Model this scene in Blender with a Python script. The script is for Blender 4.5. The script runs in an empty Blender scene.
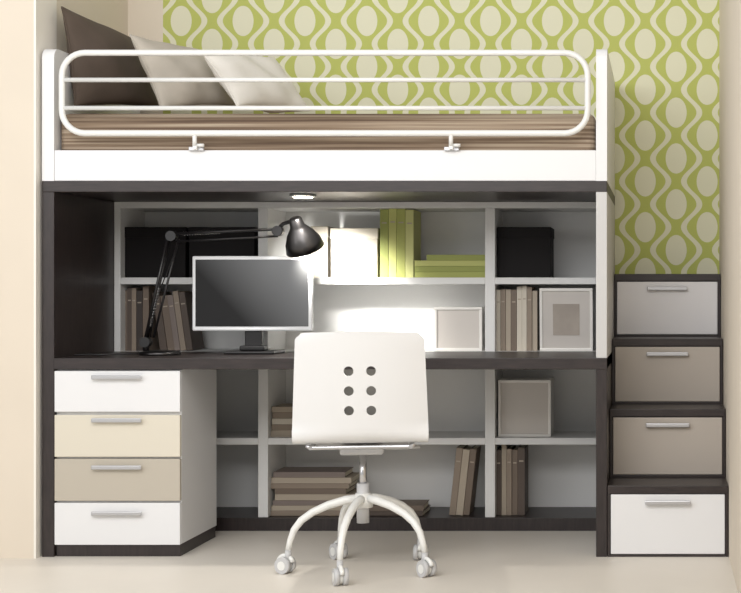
import bpy, bmesh, math, random
from mathutils import Vector, Matrix
random.seed(7)
sc=bpy.context.scene
try: sc.view_settings.view_transform='Standard'
except Exception: pass
H=.996; D=5.6; F=1501.0
def PX(px,Y=0): return (px-663)*(D+Y)/F
def PZ(py,Y=0): return H-(py-290)*(D+Y)/F
def lin(c):
    return tuple(((v/255)/12.92 if v/255<=.04045 else ((v/255+.055)/1.055)**2.4) for v in c)+(1,)
# ---------------- materials
def mat(name,rgb,rough=.5,metal=0,noise=0,scale=20,stretch=(1,1,1),emit=0,bump=0,spec=.5):
    m=bpy.data.materials.new(name); m.use_nodes=True; nt=m.node_tree; b=nt.nodes['Principled BSDF']
    b.inputs['Roughness'].default_value=rough; b.inputs['Metallic'].default_value=metal
    b.inputs['Specular IOR Level'].default_value=spec
    c=lin(rgb); b.inputs['Base Color'].default_value=c
    if noise or bump:
        tc=nt.nodes.new('ShaderNodeTexCoord'); mp=nt.nodes.new('ShaderNodeMapping'); mp.inputs['Scale'].default_value=stretch
        n=nt.nodes.new('ShaderNodeTexNoise'); n.inputs['Scale'].default_value=scale; n.inputs['Detail'].default_value=5
        nt.links.new(tc.outputs['Object'],mp.inputs[0]); nt.links.new(mp.outputs[0],n.inputs['Vector'])
        if noise:
            r=nt.nodes.new('ShaderNodeValToRGB')
            r.color_ramp.elements[0].position=.3; r.color_ramp.elements[1].position=.7
            r.color_ramp.elements[0].color=tuple(v*(1-noise) for v in c[:3])+(1,)
            r.color_ramp.elements[1].color=tuple(min(1,v*(1+noise)) for v in c[:3])+(1,)
            nt.links.new(n.outputs['Fac'],r.inputs[0]); nt.links.new(r.outputs[0],b.inputs['Base Color'])
        if bump:
            bp=nt.nodes.new('ShaderNodeBump'); bp.inputs['Strength'].default_value=bump; bp.inputs['Distance'].default_value=.01
            nt.links.new(n.outputs['Fac'],bp.inputs['Height']); nt.links.new(bp.outputs[0],b.inputs['Normal'])
    if emit:
        b.inputs['Emission Color'].default_value=c; b.inputs['Emission Strength'].default_value=emit
    return m
M={}
M['white']=mat('white_lacquer',(226,226,227),.4)
M['white2']=mat('shelf_white',(218,218,217),.5)
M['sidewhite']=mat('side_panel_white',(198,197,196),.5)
M['wenge']=mat('wenge_wood',(44,36,35),.4,noise=.35,scale=14,stretch=(1,8,8))
M['wengev']=mat('wenge_wood_vertical',(44,36,35),.4,noise=.35,scale=14,stretch=(8,8,1))
M['cream']=mat('cream_lacquer',(214,207,191),.4)
M['beige']=mat('beige_lacquer',(184,176,162),.4)
M['taupe']=mat('taupe_lacquer',(176,167,157),.42)
M['lgrey']=mat('light_grey_lacquer',(226,224,225),.42)
M['chrome']=mat('chrome',(200,200,202),.22,1)
M['lampm']=mat('lamp_dark_metal',(70,68,68),.28,.9)
M['alu']=mat('brushed_aluminium',(190,190,192),.35,.7)
M['mframe']=mat('monitor_frame_white',(220,221,223),.35)
M['tube']=mat('white_powder_coat',(228,228,225),.35)
M['black']=mat('black_plastic',(22,20,21),.35)
M['boxblk']=mat('black_box_card',(20,17,18),.7,spec=.25)
M['wall']=mat('wall_paint_beige',(218,207,191),.9,noise=.02,scale=3)
M['wallW']=mat('wall_paint_pale',(236,231,222),.9)
M['floor']=mat('floor_resin',(224,217,206),.45,noise=.04,scale=1.6)
M['sheet']=mat('pillow_ivory',(222,217,208),.9,noise=.03,scale=8,bump=.35)
M['pgrey']=mat('pillow_greige',(180,172,160),.9,noise=.08,scale=8,bump=.35)
M['pdark']=mat('pillow_taupe_dark',(84,72,63),.9,noise=.1,scale=8,bump=.4)
M['page']=mat('paper',(222,216,200),.9)
M['plast']=mat('chair_plastic_white',(222,222,222),.3)
M['castw']=mat('caster_grey',(192,192,193),.4)
M['bulb']=mat('bulb_glow',(255,246,225),.5,emit=25)
M['silver']=mat('silver_box',(196,190,184),.4,.1)
M['silver2']=mat('silver_box_rim',(226,223,218),.35,.1)
M['photo']=mat('taupe_print',(165,155,145),.6,noise=.2,scale=6)
for k,c in dict(b1=(112,98,86),b2=(138,124,110),b3=(84,72,64),b4=(168,156,140),b5=(198,190,176),b6=(122,110,104),g1=(158,163,88),g2=(178,181,108),g3=(142,149,76),g4=(188,190,126),d1=(58,50,46)).items():
    M[k]=mat('book_cover_'+k,c,.6)
# wallpaper: staggered vertical chains of linked ogees with elongated ovals
def wallpaper():
    m=bpy.data.materials.new('wallpaper_retro_green'); m.use_nodes=True; nt=m.node_tree; b=nt.nodes['Principled BSDF']
    b.inputs['Roughness'].default_value=.85
    geo=nt.nodes.new('ShaderNodeNewGeometry'); sx=nt.nodes.new('ShaderNodeSeparateXYZ'); nt.links.new(geo.outputs['Position'],sx.inputs[0])
    def op(o,a,bv=None,c=None):
        n=nt.nodes.new('ShaderNodeMath'); n.operation=o
        for i,v in enumerate((a,bv,c)):
            if v is None: continue
            if isinstance(v,(int,float)): n.inputs[i].default_value=v
            else: nt.links.new(v,n.inputs[i])
        return n.outputs[0]
    PW,PH,B=.135,.20,.25
    u=op('DIVIDE',op('ADD',sx.outputs['X'],10.0),PW)
    V=op('DIVIDE',op('ADD',sx.outputs['Z'],10.03),PH)
    n=op('FLOOR',op('ADD',u,.5)); sgn=op('SUBTRACT',op('MULTIPLY',op('MODULO',n,2.0),2.0),1.0)
    wav=op('MULTIPLY',op('MULTIPLY',op('COSINE',op('MULTIPLY',V,2*math.pi)),B),sgn)
    line=op('LESS_THAN',op('ABSOLUTE',op('SUBTRACT',op('SUBTRACT',u,n),wav)),.095)
    def ovals(parity):
        half=op('DIVIDE',op('SUBTRACT',u,.5+parity),2.0)
        fu=op('MULTIPLY',op('SUBTRACT',op('FRACT',op('ADD',half,.5)),.5),2.0)
        vv=op('ADD',V,.5 if parity==0 else 0.0)
        fv=op('SUBTRACT',op('FRACT',vv),.5)
        e=op('SQRT',op('ADD',op('POWER',op('ABSOLUTE',op('DIVIDE',fu,.34)),2.0),op('POWER',op('ABSOLUTE',op('DIVIDE',fv,.33)),2.0)))
        return op('LESS_THAN',e,1.0)
    cream=op('MAXIMUM',op('MAXIMUM',ovals(0),ovals(1)),line)
    mix=nt.nodes.new('ShaderNodeMix'); mix.data_type='RGBA'
    mix.inputs['A'].default_value=lin((184,190,104)); mix.inputs['B'].default_value=lin((222,220,194))
    nt.links.new(cream,mix.inputs['Factor'])
    mask=op('LESS_THAN',sx.outputs['X'],PX(163,.95))
    mix2=nt.nodes.new('ShaderNodeMix'); mix2.data_type='RGBA'
    nt.links.new(mask,mix2.inputs['Factor']); nt.links.new(mix.outputs['Result'],mix2.inputs['A']); mix2.inputs['B'].default_value=lin((222,211,194))
    nt.links.new(mix2.outputs['Result'],b.inputs['Base Color'])
    return m
M['wallpaper']=wallpaper()
def stripes():
    m=bpy.data.materials.new('mattress_striped_cover'); m.use_nodes=True; nt=m.node_tree; b=nt.nodes['Principled BSDF']
    b.inputs['Roughness'].default_value=.9
    tc=nt.nodes.new('ShaderNodeTexCoord'); mp=nt.nodes.new('ShaderNodeMapping'); mp.inputs['Scale'].default_value=(.6,5,60)
    n=nt.nodes.new('ShaderNodeTexNoise'); n.inputs['Scale'].default_value=1.6; n.inputs['Detail'].default_value=3
    nt.links.new(tc.outputs['Object'],mp.inputs[0]); nt.links.new(mp.outputs[0],n.inputs['Vector'])
    r=nt.nodes.new('ShaderNodeValToRGB'); e=r.color_ramp.elements
    e[0].position=.36; e[0].color=lin((98,80,66)); e[1].position=.68; e[1].color=lin((178,162,142))
    x=e.new(.5); x.color=lin((134,115,96))
    nt.links.new(n.outputs['Fac'],r.inputs[0]); nt.links.new(r.outputs[0],b.inputs['Base Color'])
    return m
M['stripe']=stripes()
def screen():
    m=bpy.data.materials.new('monitor_screen_painted_glow'); m.use_nodes=True; nt=m.node_tree; b=nt.nodes['Principled BSDF']
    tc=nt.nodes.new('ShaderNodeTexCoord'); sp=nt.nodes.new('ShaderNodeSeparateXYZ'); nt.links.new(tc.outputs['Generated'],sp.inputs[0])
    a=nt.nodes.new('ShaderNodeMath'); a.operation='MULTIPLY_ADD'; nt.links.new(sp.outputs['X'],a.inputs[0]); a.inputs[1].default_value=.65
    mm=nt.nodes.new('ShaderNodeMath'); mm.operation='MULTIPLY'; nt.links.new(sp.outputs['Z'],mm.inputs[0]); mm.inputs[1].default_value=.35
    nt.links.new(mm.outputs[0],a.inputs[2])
    r=nt.nodes.new('ShaderNodeValToRGB'); r.color_ramp.elements[0].position=.3; r.color_ramp.elements[0].color=lin((24,23,24)); r.color_ramp.elements[1].color=lin((165,165,165))  # lamp glow painted into the screen's emission, brighter towards upper right
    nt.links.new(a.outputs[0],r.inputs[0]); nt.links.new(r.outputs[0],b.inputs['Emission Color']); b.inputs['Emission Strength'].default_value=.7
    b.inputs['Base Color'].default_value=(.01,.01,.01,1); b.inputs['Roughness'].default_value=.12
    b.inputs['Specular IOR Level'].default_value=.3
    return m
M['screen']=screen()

# ---------------- mesh builder
def rotm(axis_from_z):
    return Vector((0,0,1)).rotation_difference(Vector(axis_from_z).normalized()).to_matrix().to_4x4()
class MB:
    def __init__(s): s.bm=bmesh.new(); s.mats=[]
    def mi(s,m):
        m=M[m] if isinstance(m,str) else m
        if m not in s.mats: s.mats.append(m)
        return s.mats.index(m)
    def merge(s,bm,m,smooth=False,mtx=None):
        if mtx is not None: bmesh.ops.transform(bm,matrix=mtx,verts=bm.verts)
        i=s.mi(m)
        for f in bm.faces: f.material_index=i; f.smooth=smooth
        me=bpy.data.meshes.new('t'); bm.to_mesh(me); bm.free(); s.bm.from_mesh(me); bpy.data.meshes.remove(me)
    def box(s,x0,x1,y0,y1,z0,z1,m,bev=.002,mtx=None,seg=2):
        bm=bmesh.new(); bmesh.ops.create_cube(bm,size=1)
        for v in bm.verts:
            v.co=Vector(((x0+x1)/2+v.co.x*abs(x1-x0),(y0+y1)/2+v.co.y*abs(y1-y0),(z0+z1)/2+v.co.z*abs(z1-z0)))
        bev=min(bev,.45*min(abs(x1-x0),abs(y1-y0),abs(z1-z0)))
        if bev>0: bmesh.ops.bevel(bm,geom=bm.edges[:],offset=bev,segments=seg,affect='EDGES',profile=.5)
        s.merge(bm,m,False,mtx); return s
    def cyl(s,p0,p1,r,m,r2=None,n=24,mtx=None):
        p0=Vector(p0);p1=Vector(p1); d=p1-p0; bm=bmesh.new()
        bmesh.ops.create_cone(bm,cap_ends=True,segments=n,radius1=r,radius2=r if r2 is None else r2,depth=d.length)
        bmesh.ops.transform(bm,matrix=Matrix.Translation((p0+p1)/2)@rotm(d),verts=bm.verts)
        i=s.mi(m)
        for f in bm.faces: f.smooth=len(f.verts)==4
        if mtx is not None: bmesh.ops.transform(bm,matrix=mtx,verts=bm.verts)
        for f in bm.faces: f.material_index=i
        me=bpy.data.meshes.new('t'); bm.to_mesh(me); bm.free(); s.bm.from_mesh(me); bpy.data.meshes.remove(me); return s
    def tube(s,pts,r,m,closed=False,n=12,radii=None,flat=1.0):
        pts=[Vector(p) for p in pts]; N=len(pts); bm=bmesh.new(); rings=[]; prev=None
        for i,p in enumerate(pts):
            if closed: t=pts[(i+1)%N]-pts[i-1]
            else: t=pts[min(i+1,N-1)]-pts[max(i-1,0)]
            t.normalize()
            if prev is None:
                ref=Vector((0,1,0)) if abs(t.y)<.9 else Vector((1,0,0))
                a=(ref-t*ref.dot(t)).normalized()
            else: a=(prev-t*prev.dot(t)).normalized()
            prev=a; b=t.cross(a); rr=radii[i] if radii else r
            rings.append([bm.verts.new(p+a*math.cos(2*math.pi*k/n)*rr+b*math.sin(2*math.pi*k/n)*rr*flat) for k in range(n)])
        R=N if closed else N-1
        for i in range(R):
            A=rings[i];B=rings[(i+1)%N]
            for k in range(n): bm.faces.new((A[k],A[(k+1)%n],B[(k+1)%n],B[k]))
        if not closed: bm.faces.new(rings[0][::-1]); bm.faces.new(rings[-1])
        bmesh.ops.recalc_face_normals(bm,faces=bm.faces)
        s.merge(bm,m,True); return s
    def lathe(s,prof,m,mtx=None,n=36):
        bm=bmesh.new(); rings=[]
        for (r,z) in prof:
            rings.append([bm.verts.new((max(r,.0005)*math.cos(2*math.pi*k/n),max(r,.0005)*math.sin(2*math.pi*k/n),z)) for k in range(n)])
        for A,B in zip(rings,rings[1:]):
            for k in range(n): bm.faces.new((A[k],A[(k+1)%n],B[(k+1)%n],B[k]))
        bmesh.ops.recalc_face_normals(bm,faces=bm.faces)
        s.merge(bm,m,True,mtx); return s
    def build(s,name,parent=None):
        me=bpy.data.meshes.new(name); s.bm.to_mesh(me); s.bm.free()
        for m in s.mats: me.materials.append(m)
        o=bpy.data.objects.new(name,me); sc.collection.objects.link(o)
        if parent: o.parent=parent
        return o
def empty(name,loc=(0,0,0)):
    o=bpy.data.objects.new(name,None); o.empty_display_size=.1; sc.collection.objects.link(o); return o

# ---------------- room
XL=-2.335; XR=.246; YB=.95
MB().box(XL-.1,XR+.1,YB,YB+.1,0,2.8,'wallpaper',0).build('wall_back')
MB().box(XL-.12,XL,-.03,YB,0,2.8,'wall',0).build('wall_left_return')
MB().box(-5.5,XL-.12,-.03,.09,0,2.8,'wall',0).build('wall_left')
MB().box(XR,XR+.12,-3.5,YB,0,2.8,'wall',0).build('wall_right')
MB().box(XL,XL+.008,-.03,.16,0,2.8,'wallW',0).build('trim_1')
MB().box(-5.5,3,-6.5,YB+.1,-.1,0,'floor',0).build('floor')

# ---------------- loft bed
XA=-2.317; XB=PX(607)           # outer
XAi=-2.272; XBi=PX(596)
BD=.925
bed=empty('loft_bed')
b=MB(); b.box(XA,XB,0,BD,1.362,1.403,'wenge',.002); b.build('platform',bed)
b=MB(); b.box(XAi,XBi,.002,.027,1.403,1.518,'white',.003); b.box(XAi,XBi,BD-.025,BD,1.403,1.60,'white',.003); b.build('bed_sides',bed)
def endpanel(x0,x1):
    bm=bmesh.new(); z0,z1=1.403,1.90; R=.04; pts=[(0,z0)]
    for k in range(9):
        a=math.pi-k*math.pi/16; pts.append((R+R*math.cos(a),z1-R+R*math.sin(a)))
    for k in range(9):
        a=math.pi/2-k*math.pi/16; pts.append((BD-R+R*math.cos(a),z1-R+R*math.sin(a)))
    pts.append((BD,z0))
    f=bm.faces.new([bm.verts.new((x0,p[0],p[1])) for p in pts])
    r=bmesh.ops.extrude_face_region(bm,geom=[f]); bmesh.ops.translate(bm,vec=(x1-x0,0,0),verts=[v for v in r['geom'] if isinstance(v,bmesh.types.BMVert)])
    bmesh.ops.recalc_face_normals(bm,faces=bm.faces)
    return bm
b=MB(); b.merge(endpanel(XA,XAi),'white'); b.build('headboard',bed)
b=MB(); b.merge(endpanel(XBi,XB),'white'); b.build('footboard',bed)
b=MB(); b.box(XA,XAi,.0,BD,0,1.362,'wengev',.002); b.build('side_panel_left',bed)
b=MB(); b.box(XBi,XB,.0,BD,0,.742,'wengev',.002); b.build('side_panel_right_lower',bed)
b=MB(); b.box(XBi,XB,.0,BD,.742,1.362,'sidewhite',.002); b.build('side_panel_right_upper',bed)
# recessed downlight
b=MB(); lx,ly=PX(303,.14),.14
b.cyl((lx,ly,1.352),(lx,ly,1.362),.05,'alu',n=32); b.cyl((lx,ly,1.349),(lx,ly,1.353),.036,'bulb',n=32); b.build('downlight',bed)
# guard rail
b=MB(); yr=-.028
x0,x1,z0,z1=PX(65),PX(588),PZ(134),PZ(54)
R=.085; pts=[]
for cx,cz,a0 in ((x1-R,z1-R,90),(x1-R,z0+R,0),(x0+R,z0+R,-90),(x0+R,z1-R,-180)):
    for k in range(9):
        a=math.radians(a0-k*90/8); pts.append((cx+R*math.cos(a),yr,cz+R*math.sin(a)))
b.tube(pts,.0115,'tube',closed=True)
for py in (81,109):
    b.cyl((x0,yr,PZ(py)),(x1,yr,PZ(py)),.0085,'tube',n=14)
for px in (197,452):
    X=PX(px); b.cyl((X,yr,z0),(X,yr,PZ(146)),.008,'tube'); b.box(X-.008,X+.008,-.03,.004,PZ(150),PZ(144),'tube',.002)
    b.box(X-.028,X+.028,-.012,.002,PZ(151),PZ(147),'alu',.002); b.cyl((X+.01,-.03,PZ(146)),(X+.035,-.03,PZ(146)),.006,'tube')
b.build('guard_rail',bed)
# mattress
mt=MB(); mt.box(XAi+.004,XBi-.004,.035,BD-.03,1.404,PZ(113,.04),'stripe',.03,seg=4); o=mt.build('mattress')
# pillows
def pillow(name,c,t,m,seed):
    BL,BR,TR,TL=[Vector((PX(p[0],p[2]),p[2],PZ(p[1],p[2]))) for p in c]
    n=(BR-BL).cross(TL-BL).normalized()
    N=28; bm=bmesh.new(); rnd=random.Random(seed); ph=[rnd.uniform(0,6) for _ in range(6)]
    def surf(u,v,sg):
        pu=u*(1-.07*(1-v*v)); pv=v*(1-.07*(1-u*u))
        P=(BL*(1-pu)*(1-pv)+BR*(1+pu)*(1-pv)+TR*(1+pu)*(1+pv)+TL*(1-pu)*(1+pv))/4
        h=max(0,(1-u*u)*(1-v*v))**.42
        h*=1+.12*math.sin(3*u+ph[0])*math.sin(2.6*v+ph[1])+.06*math.sin(8*u+3*v+ph[2])+.05*math.sin(11*u*v+ph[4])
        return P+n*(sg*t/2*h+.012*math.sin(2*u+ph[3]))
    G={}
    for sg in (1,-1):
        for i in range(N+1):
            for j in range(N+1):
                u=math.sin((-1+2*i/N)*math.pi/2); v=math.sin((-1+2*j/N)*math.pi/2)
                edge=i in(0,N) or j in(0,N)
                if sg==-1 and edge: G[sg,i,j]=G[1,i,j]
                else: G[sg,i,j]=bm.verts.new(surf(u,v,sg))
    for sg in (1,-1):
        for i in range(N):
            for j in range(N):
                q=[G[sg,i,j],G[sg,i+1,j],G[sg,i+1,j+1],G[sg,i,j+1]]
                bm.faces.new(q if sg==1 else q[::-1])
    bmesh.ops.recalc_face_normals(bm,faces=bm.faces)
    b=MB(); b.merge(bm,m,True)
    S=lambda i:math.sin((-1+2*i/N)*math.pi/2)
    loop=[surf(S(i),-1,1) for i in range(N)]+[surf(1,S(i),1) for i in range(N)]+[surf(-S(i),1,1) for i in range(N)]+[surf(-1,-S(i),1) for i in range(N)]
    b.tube(loop,.004,m,closed=True,n=6)
    return b.build(name)
pillow('pillow',[(76,106,.12),(160,108,.55),(140,42,.66),(63,7,.1)],.13,'pdark',1)
pillow('pillow',[(164,108,.12),(238,109,.5),(210,58,.62),(132,33,.22)],.13,'pgrey',2)
pillow('pillow',[(236,109,.12),(310,109,.48),(274,56,.62),(200,54,.24)],.13,'sheet',3)

# ---------------- desk
dk=empty('desk')
b=MB(); b.box(XAi,XB,-.004,.605,.700,.742,'wenge',.002); b.build('desktop',dk)
# ---------------- drawer pedestal
pd=empty('drawer_pedestal')
x0,x1=XAi+.001,PX(180); 
b=MB(); b.box(x0,x1,.02,.46,.045,.698,'white',.002); b.box(x0+.003,x1-.003,.012,.455,0,.045,'wengev',.001); b.build('carcase',pd)
zs=[(371,412,'white',377),(415,457,'cream',420),(459,501,'beige',467),(503,545,'white',513)]
def handle(b,xa,xb,y,z):
    b.box(xa,xb,y-.022,y-.014,z-.008,z+.008,'alu',.003)
    for x in (xa+.015,xb-.015): b.box(x-.005,x+.005,y-.016,y,z-.005,z+.005,'alu',.001)
for i,(a,c,m,h) in enumerate(zs):
    b=MB(); b.box(x0,x1,0,.0195,PZ(c),PZ(a),m,.0025); handle(b,PX(93),PX(143),0,PZ(h)); b.build('drawer_%d'%(i+1),pd)

# ---------------- shelving unit
sh=empty('bookshelf'); SY=.61; SB=.92
SX0,SX1=XAi+.001,XBi-.001
T=.028
b=MB(); W='white2'
b.box(SX0,SX1,SB-.012,SB,.055,1.361,W,0)
b.build('back_panel',sh)
b=MB()
b.box(SX0,SX0+.026,SY,SB-.012,.055,1.361,W); b.box(SX1-.026,SX1,SY,SB-.012,.055,1.361,W)
D1=(PX(258,SY),PX(268,SY)); D2=(PX(485,SY),PX(495,SY))
for d in (D1,D2): b.box(d[0],d[1],SY,SB-.012,.055,1.335,W)
b.build('uprights',sh)
b=MB(); z_mid=PZ(277.5,SY); z_low=PZ(438,SY)
cols=[(SX0+.026,D1[0]),(D1[1],D2[0]),(D2[1],SX1-.026)]
b.box(SX0+.026,SX1-.026,SY,SB-.012,1.335,1.361,W)
for c in cols:
    for z in (z_mid,.742,z_low): b.box(c[0],c[1],SY+.001,SB-.012,z-T,z,W)
b.build('shelves',sh)
b=MB(); b.box(SX0,SX1,SY-.005,SB,0,.054,'wengev',.001); b.build('plinth',sh)
FZ=.055
# ---------------- books helpers
def book(b,x0,th,y0,dp,z0,h,m,lean=0):
    mtx=Matrix.Translation((x0,y0,z0))@Matrix.Rotation(lean,4,'Y')
    c=.002
    b.box(0,c,0,dp,0,h,m,.0008,mtx); b.box(th-c,th,0,dp,0,h,m,.0008,mtx); b.box(0,th,-.001,c+.001,0,h,m,.0012,mtx)
    b.box(c,th-c,c,dp-.005,.003,h-.004,'page',0,mtx)
    b.box(th*.2,th*.8,-.0016,0,h*.79,h*.81,'b4',0,mtx)
def lyingbook(b,x0,w,y0,dp,z0,th,m,rot=0):
    c=.002; mtx=Matrix.Translation((x0+w/2,y0+dp/2,z0))@Matrix.Rotation(rot,4,'Z'); X=w/2;Y=dp/2
    b.box(-X,X,-Y,Y,0,c,m,.0006,mtx); b.box(-X,X,-Y,Y,th-c,th,m,.0006,mtx); b.box(-X,X,-Y-.001,-Y+.003,0,th,m,.001,mtx)
    b.box(-X+.004,X-.004,-Y+.003,Y-.005,c,th-c,'page',0,mtx)
def row(name,xa,xb,z0,hmin,hmax,mats,y0=.66,tmin=.018,tmax=.035,lean=0):
    b=MB(); x=xa; i=0
    while True:
        th=random.uniform(tmin,tmax)
        h=random.uniform(hmin,hmax)
        if x+th>xb: break
        if lean:
            zz=z0+(th*math.sin(lean) if lean>0 else 0)
            book(b,x,th,y0+random.uniform(0,.008),.16,zz,h,mats[i%len(mats)],lean); x+=th/math.cos(lean)+.001
        else:
            book(b,x,th,y0+random.uniform(0,.012),.16,z0,h,mats[i%len(mats)]); x+=th+.0008
        i+=1
    return b.build(name)
def stack(name,xa,w,z0,n,mats,y0=.65,dp=.18,th=(.018,.028),jit=.02):
    b=MB(); z=z0
    for i in range(n):
        t=random.uniform(*th); lyingbook(b,xa+random.uniform(0,jit),w-random.uniform(0,jit)*1.5,y0+.005,dp,z,t,mats[i%len(mats)],random.uniform(-.03,.03)); z+=t+.0005
    return b.build(name)
def obox(name,xa,xb,y0,dp,z0,h,m,lid=None,lidh=.045):
    b=MB(); b.box(xa+.003,xb-.003,y0+.003,y0+dp-.003,z0,z0+h-.004,m,.002)
    b.box(xa,xb,y0,y0+dp,z0+h-lidh,z0+h,lid or m,.003)
    return b.build(name)
def framebox(name,xa,xb,y0,dp,z0,h,lean=0,inner='silver'):
    b=MB(); mtx=Matrix.Translation((xa,y0,z0))@Matrix.Rotation(-lean,4,'X'); w=xb-xa; f=.012
    b.box(f,w-f,.006,dp,f,h-f,inner,0,mtx)
    for q in ((0,w,0,f),(0,w,h-f,h)): b.box(q[0],q[1],0,dp,q[2],q[3],'silver2',.002,mtx)
    for q in ((0,f),(w-f,w)): b.box(q[0],q[1],0,dp,f,h-f,'silver2',.002,mtx)
    if lean: b.box(w*.25,w*.75,.004,.007,h*.25,h*.75,'photo',0,mtx)
    return b.build(name)
Y1=.66
zt=z_mid
obox('storage_box',PX(120,Y1),PX(186,Y1),Y1,.2,zt,PZ(227,Y1)-zt,'boxblk')
obox('storage_box',PX(188,Y1),PX(255,Y1),Y1,.2,zt,PZ(227,Y1)-zt,'boxblk')
obox('magazine_box',PX(330,Y1),PX(378,Y1),Y1,.2,zt,PZ(228,Y1)-zt,'beige','cream')
obox('magazine_box',PX(309,Y1),PX(327,Y1),Y1+.02,.18,zt,PZ(226,Y1)-zt,'beige','beige')
b=MB(); x=PX(380,Y1)
for i,(t,h,m) in enumerate([(.035,.285,'g3'),(.033,.29,'g2'),(.035,.287,'g1'),(.034,.283,'g4')]):
    book(b,x,t,Y1,.19,zt,h,m); x+=t+.001
xe=x+.003
lz=zt
for i,(w,m) in enumerate([(.325,'g1'),(.32,'g3'),(.31,'g2'),(.265,'g3')]):
    xs=xe+(.0 if i<3 else .05); lyingbook(b,xs,min(w,D2[0]-.004-xs),Y1,.18,lz,.0235,m,0); lz+=.024
b.build('book_row')
obox('storage_box',PX(497,Y1),PX(551,Y1),Y1,.2,zt,PZ(227,Y1)-zt,'boxblk')
# second row
row('book_row',PX(121,Y1),PX(150,Y1),.742,.25,.275,['b1','b3','b2','d1'],lean=0)
row('book_row',PX(160,Y1),PX(198,Y1),.742,.23,.255,['b3','b1','b6','b2'],lean=-.14,tmin=.02,tmax=.03)
framebox('silver_box',PX(434,Y1),PX(482,Y1),Y1,.17,.742,PZ(307,Y1)-.742)
row('book_row',PX(496,Y1),PX(538,Y1),.742,.25,.272,['b5','b2','b4','b1','b5'],tmin=.017,tmax=.026)
framebox('picture_frame',PX(540,Y1),PX(593,Y1),Y1-.01,.02,.742,.262,lean=-.1)
# lower
stack('book_stack',PX(270,Y1),.2,z_low,5,['b4','b2','b5','b2'],jit=.012,th=(.02,.028))
framebox('silver_box',PX(498,Y1),PX(551,Y1),Y1,.17,z_low,PZ(380,Y1)-z_low)
stack('book_stack',PX(270,Y1),.335,FZ,8,['b2','b4','b6','b4','b1'],jit=.025,th=(.02,.027))
stack('book_stack',PX(366,Y1),.25,FZ,2,['b3','b1'],jit=.02,th=(.018,.022))
row('book_row',PX(449,Y1),PX(474,Y1),FZ,.275,.295,['b2','b4','b1'],lean=.11,tmin=.024,tmax=.032)
row('book_row',PX(496,Y1),PX(529,Y1),FZ,.27,.30,['b3','b4','b2','b1'],tmin=.02,tmax=.03)

# ---------------- monitor
mo=empty('computer_monitor'); my=.36
x0,x1,z0,z1=PX(192,my),PX(312,my),PZ(331,my),PZ(256,my); xc=(x0+x1)/2
b=MB(); b.box(x0,x1,my,my+.03,z0,z1,'mframe',.006); b.box(x0+.05,x1-.05,my+.03,my+.05,z0+.05,z1-.05,'black',.01)
b.build('housing',mo)
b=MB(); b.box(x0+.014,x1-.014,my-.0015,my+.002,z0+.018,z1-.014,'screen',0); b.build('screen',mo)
b=MB(); b.box(xc-.035,xc+.035,my+.02,my+.045,.75,z0+.08,'black',.005); b.box(xc-.1,xc+.1,my-.05,my+.13,.742,.754,'black',.005)
b.box(xc-.05,xc+.05,my-.005,my+.06,.754,.775,'black',.006); b.build('stand',mo)
# ---------------- lamp
dl=empty('desk_lamp'); ly=.27
def L(px,py,y=ly): return Vector((PX(px,y),y,PZ(py,y)))
b=MB(); b.lathe([(0,0),(.078,0),(.08,.006),(.076,.014),(.02,.02),(.0,.02)],'lampm',Matrix.Translation((PX(160,ly),ly,.742)))
b.cyl((PX(146,ly),ly,.755),(PX(146,ly),ly,.80),.012,'black'); b.build('base',dl)
b=MB(); A=L(146,340);C=L(172,234);E=L(278,229)
for dy in (-.012,.012):
    o_=Vector((0,dy,0)); b.cyl(A+o_,C+o_+Vector((-.01,0,0)),.0055,'black',n=10)
    b.cyl(C+o_,E+o_,.0055,'black',n=10)
A2=A+Vector((.03,0,.01)); 
b.cyl(A2,C+Vector((.025,0,-.02)),.0045,'black',n=10)
b.cyl(C+Vector((.0,0,-.03)),E+Vector((0,0,-.028)),.0045,'black',n=10)
def spring(p,q,r,turns):
    pts=[]; d=(q-p); a=d.normalized(); u=Vector((0,1,0)); v=a.cross(u)
    for k in range(turns*8+1):
        an=k*math.pi/4; pts.append(p+d*(k/(turns*8))+u*math.cos(an)*r+v*math.sin(an)*r)
    return pts
b.tube(spring(A+(C-A)*.12,A+(C-A)*.5,.008,14),.0014,'chrome',n=5)
b.tube(spring(C+(E-C)*.1,C+(E-C)*.45,.008,14),.0014,'chrome',n=5)
for P_ in (A,C,E): b.cyl(P_+Vector((0,-.02,-.008)),P_+Vector((0,.02,-.008)),.02,'black')
b.tube([C+Vector((0,.02,0)),C+Vector((.01,.03,-.05)),L(156,300,.3),L(150,340,.3)],.0025,'black',n=6)
b.build('arm',dl)
b=MB(); hc=L(302,239); ax=Vector((.2,.42,-.85)).normalized(); k_=.96
mx=Matrix.Translation(hc-ax*.02)@rotm(ax)
b.lathe([(r*k_,z*k_) for r,z in [(0,-.075),(.02,-.075),(.026,-.07),(.03,-.04),(.036,-.03),(.055,-.005),(.072,.03),(.08,.065),(.077,.065),(.069,.03),(.052,-.002),(.03,-.02),(0,-.02)]],'lampm',mx)
top=hc-ax*.07; b.tube([E,E+Vector((.02,0,.02)),top+Vector((-.01,0,.01)),top],.008,'black',n=10)
b.build('shade',dl)
b=MB(); bm=bmesh.new(); bmesh.ops.create_uvsphere(bm,u_segments=20,v_segments=12,radius=.024); b.merge(bm,'bulb',True,Matrix.Translation(hc+ax*.012)); b.build('bulb',dl)
kb=MB(); kb.tube([(PX(75,.2),.2,.745),(PX(90,.25),.25,.746),(PX(100,.22),.22,.7455),(PX(118,.28),.28,.746),(PX(138,.27),.27,.747)],.003,'black',n=6); kb.build('power_cable',dl)

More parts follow.
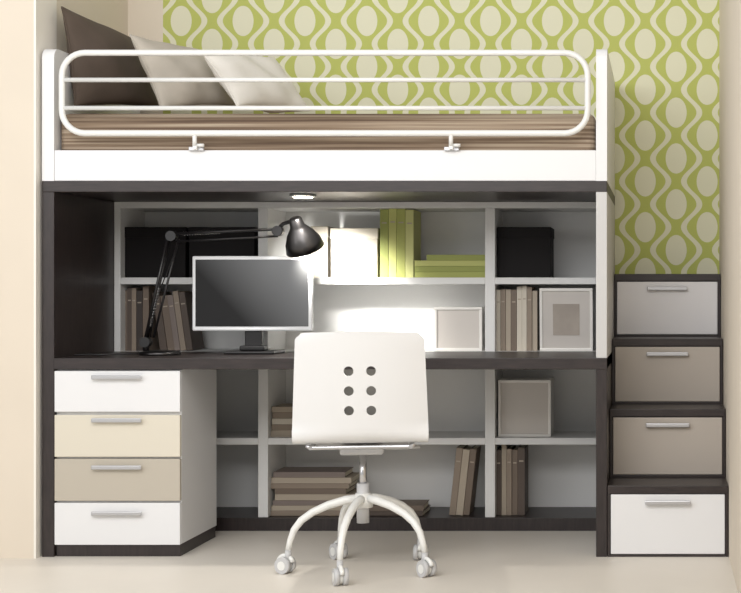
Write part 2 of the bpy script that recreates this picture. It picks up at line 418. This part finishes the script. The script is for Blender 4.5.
# ---------------- stair drawers
st=empty('storage_stairs'); sx0,sx1=XB+.002,XR-.003; U=.266
cm=['white','taupe','taupe','lgrey']
for i in range(4):
    y0=.25*i; z0=U*i; z1=z0+U
    b=MB(); b.box(sx0,sx1,y0,YB-.004,z1-.03,z1,'wenge',.002)
    b.box(sx0,sx0+.010,y0+.002,YB-.004,z0,z1-.03,'wengev',.001); b.box(sx1-.010,sx1,y0+.002,YB-.004,z0,z1-.03,'wengev',.001)
    b.box(sx0+.010,sx1-.010,y0+.002,YB-.004,z0,z0+.008,'wenge',.001)
    b.box(sx0+.010,sx1-.010,y0+.025,y0+.04,z0+.008,z1-.03,'wenge',.0); b.build('step_%d'%(i+1),st)
    b=MB(); b.box(sx0+.012,sx1-.012,y0+.002,y0+.022,z0+.010,z1-.033,cm[i],.003)
    xm=(sx0+sx1)/2; handle(b,xm-.085,xm+.085,y0+.002,z1-.062); b.build('drawer_%d'%(i+1),st)

# ---------------- chair
ch=empty('swivel_chair'); cx,cy=PX(363,-.27),-.27
YAW=Matrix.Translation((cx,cy,0))@Matrix.Rotation(math.radians(8.5),4,'Z')@Matrix.Translation((-cx,-cy,0))
def shell():
    S_=.016
    prof=[(-.045,.440,.195),(-.055,.452,.21),(-.12,.462,.222),(-.22,.458,.228),(-.33,.455,.232)]
    for k in range(1,8):
        a=k/8*math.pi/2*.93; prof.append((-.40-.055*math.sin(a),.455+.055*(1-math.cos(a)),.230))
    prof=[(y,z+S_,w) for y,z,w in prof]
    n=16
    for k in range(n+1):
        t=k/n; y=-.456-.05*t; z=.512+S_+(.849-.512-S_)*t; w=.229-.014*t
        prof.append((y,z,w))
    bm=bmesh.new(); NX=24; R=.022; rows=[]
    ztop=prof[-1][1]
    for (y,z,w) in prof:
        if z>ztop-R: 
            q=(z-(ztop-R))/R; w=w-R*(1-math.sqrt(max(0,1-q*q)))
        if y>-.10: 
            q=(y+.10)/.06; w=w-.02*min(1,q)**2
        r=[]
        for i in range(NX+1):
            u=-1+2*i/NX; bow=.035*u*u if z>.515 else .035*u*u*max(0,(z-.47)/.055)
            dz=(.012*u*u if y>-.4 else 0)
            cr=.006*(1-u*u) if z>ztop-.05 else 0
            r.append(bm.verts.new((cx+u*w,y+bow,z+dz+cr)))
        rows.append(r)
    for a,c in zip(rows,rows[1:]):
        for i in range(NX): bm.faces.new((a[i],a[i+1],c[i+1],c[i]))
    b=MB(); b.merge(bm,'plast',True); o=b.build('seat_shell',ch)
    s=o.modifiers.new('s','SOLIDIFY'); s.thickness=.011; s.offset=0
    cut=MB()
    for dx in (-.0375,.0375):
        for py in (371,391,411):
            Z=PZ(py,-.48); cut.cyl((cx+dx,-.6,Z),(cx+dx,-.35,Z),.0165,'plast',n=28)
    co=cut.build('cutter'); bo=o.modifiers.new('b','BOOLEAN'); bo.object=co; bo.operation='DIFFERENCE'; bo.solver='EXACT'
    dg=bpy.context.evaluated_depsgraph_get(); me=bpy.data.meshes.new_from_object(o.evaluated_get(dg))
    o.modifiers.clear(); o.data=me; bpy.data.objects.remove(co)
    for p in me.polygons: p.use_smooth=len(p.vertices)<=5
    me.set_sharp_from_angle(angle=math.radians(35))
    me.transform(YAW)
shell()
b=MB()
for yy in (-.42,-.14): b.tube([(cx-.185,yy,.462),(cx-.17,yy,.453),(cx+.17,yy,.453),(cx+.185,yy,.462)],.0075,'chrome',n=10)
for xx in (-.17,.17): b.cyl((cx+xx,-.43,.453),(cx+xx,-.13,.453),.007,'chrome',n=10)
b.box(cx-.075,cx+.075,-.37,-.17,.42,.453,'castw',.008)
b.box(cx-.16,cx+.16,-.29,-.25,.44,.455,'castw',.004)
b.tube([(cx+.05,-.28,.435),(cx+.13,-.3,.435),(cx+.2,-.31,.44)],.005,'castw',n=8)
o=b.build('seat_frame',ch); o.data.transform(YAW)
b=MB(); b.cyl((cx,cy,.25),(cx,cy,.425),.013,'chrome'); b.cyl((cx,cy,.17),(cx,cy,.31),.022,'castw'); b.cyl((cx,cy,.225),(cx,cy,.275),.036,'tube',r2=.027); b.build('gas_column',ch)
legs=MB(); cs=MB()
for k in range(5):
    a=math.radians(-96+72*k); d=Vector((math.cos(a),math.sin(a),0)); c0=Vector((cx,cy,0)); R=.258
    prof=[(.02,.256),(.06,.252),(.12,.236),(.175,.212),(.213,.185),(.238,.152),(.251,.115),(R,.078)]
    legs.tube([c0+d*r+Vector((0,0,z)) for r,z in prof],.013,'tube',n=12,radii=[.016,.0155,.0145,.0135,.013,.012,.011,.010])
    p=c0+d*R; rw=.029
    ca=a+[.5,-.4,.7,.2,-.6][k]; w=Vector((-math.sin(ca),math.cos(ca),0)); f=Vector((math.cos(ca),math.sin(ca),0))
    q=p+f*.012; q.z=rw
    for sg in (-1,1):
        cs.cyl(q+w*sg*.007,q+w*sg*.024,rw,'castw',n=28); cs.cyl(q+w*sg*.024,q+w*sg*.0255,rw*.55,'tube',n=20)
    cs.cyl(q-w*.008,q+w*.008,rw*.8,'tube',n=20)
    cs.cyl((p.x,p.y,.045),(p.x,p.y,.082),.011,'castw')
    hood=[q+f*(rw+.004)*math.cos(t_)+Vector((0,0,(rw+.004)*math.sin(t_))) for t_ in [math.radians(x) for x in range(20,161,20)]]
    cs.tube(hood,.008,'tube',n=8)
legs.build('star_base',ch); cs.build('casters',ch)

# ---------------- lights
def area(name,loc,tgt,size,sy,pw,col=(1,1,1)):
    l=bpy.data.lights.new(name,'AREA'); l.shape='RECTANGLE'; l.size=size; l.size_y=sy; l.energy=pw; l.color=col
    o=bpy.data.objects.new(name,l); sc.collection.objects.link(o); o.location=loc
    o.rotation_euler=(Vector(tgt)-Vector(loc)).to_track_quat('-Z','Y').to_euler(); return o
area('added_key_light',(-1.4,-3.6,2.8),(-1.1,.2,.8),3.2,1.8,108,(1,.995,.99))  # unseen key lamp added above and in front; no ceiling is built
area('added_left_light',(-4.6,-4.2,2.0),(-1,0,.9),2.0,2.0,36,(1,1,1))  # unseen lamp added on the left for brightness; no window is there
def spot(name,loc,tgt,pw,ang,rad=.03,blend=.6,col=(1,.975,.92)):
    l=bpy.data.lights.new(name,'SPOT'); l.energy=pw; l.spot_size=math.radians(ang); l.spot_blend=blend; l.shadow_soft_size=rad; l.color=col
    o=bpy.data.objects.new(name,l); sc.collection.objects.link(o); o.location=loc
    o.rotation_euler=(Vector(tgt)-Vector(loc)).to_track_quat('-Z','Y').to_euler(); return o
spot('lamp_beam',hc+ax*.06,(PX(350,.9),.9,PZ(328,.9)),62,96,.02,.9)
spot('downlight_beam',(lx,.14,1.34),(lx,.3,0),22,130,.03,.8)
w=bpy.data.worlds.new('World'); sc.world=w; w.use_nodes=True
bg=w.node_tree.nodes['Background']; bg.inputs[0].default_value=(1,.995,.985,1); bg.inputs[1].default_value=.58
# ---------------- camera
cam=bpy.data.cameras.new('camera'); cam.sensor_width=36; cam.lens=F/741*36; cam.shift_x=-(663-370.5)/741; cam.shift_y=-(296.5-290)/741
co=bpy.data.objects.new('camera',cam); sc.collection.objects.link(co); co.location=(0,-D,H); co.rotation_euler=(math.pi/2,0,0)
sc.camera=co
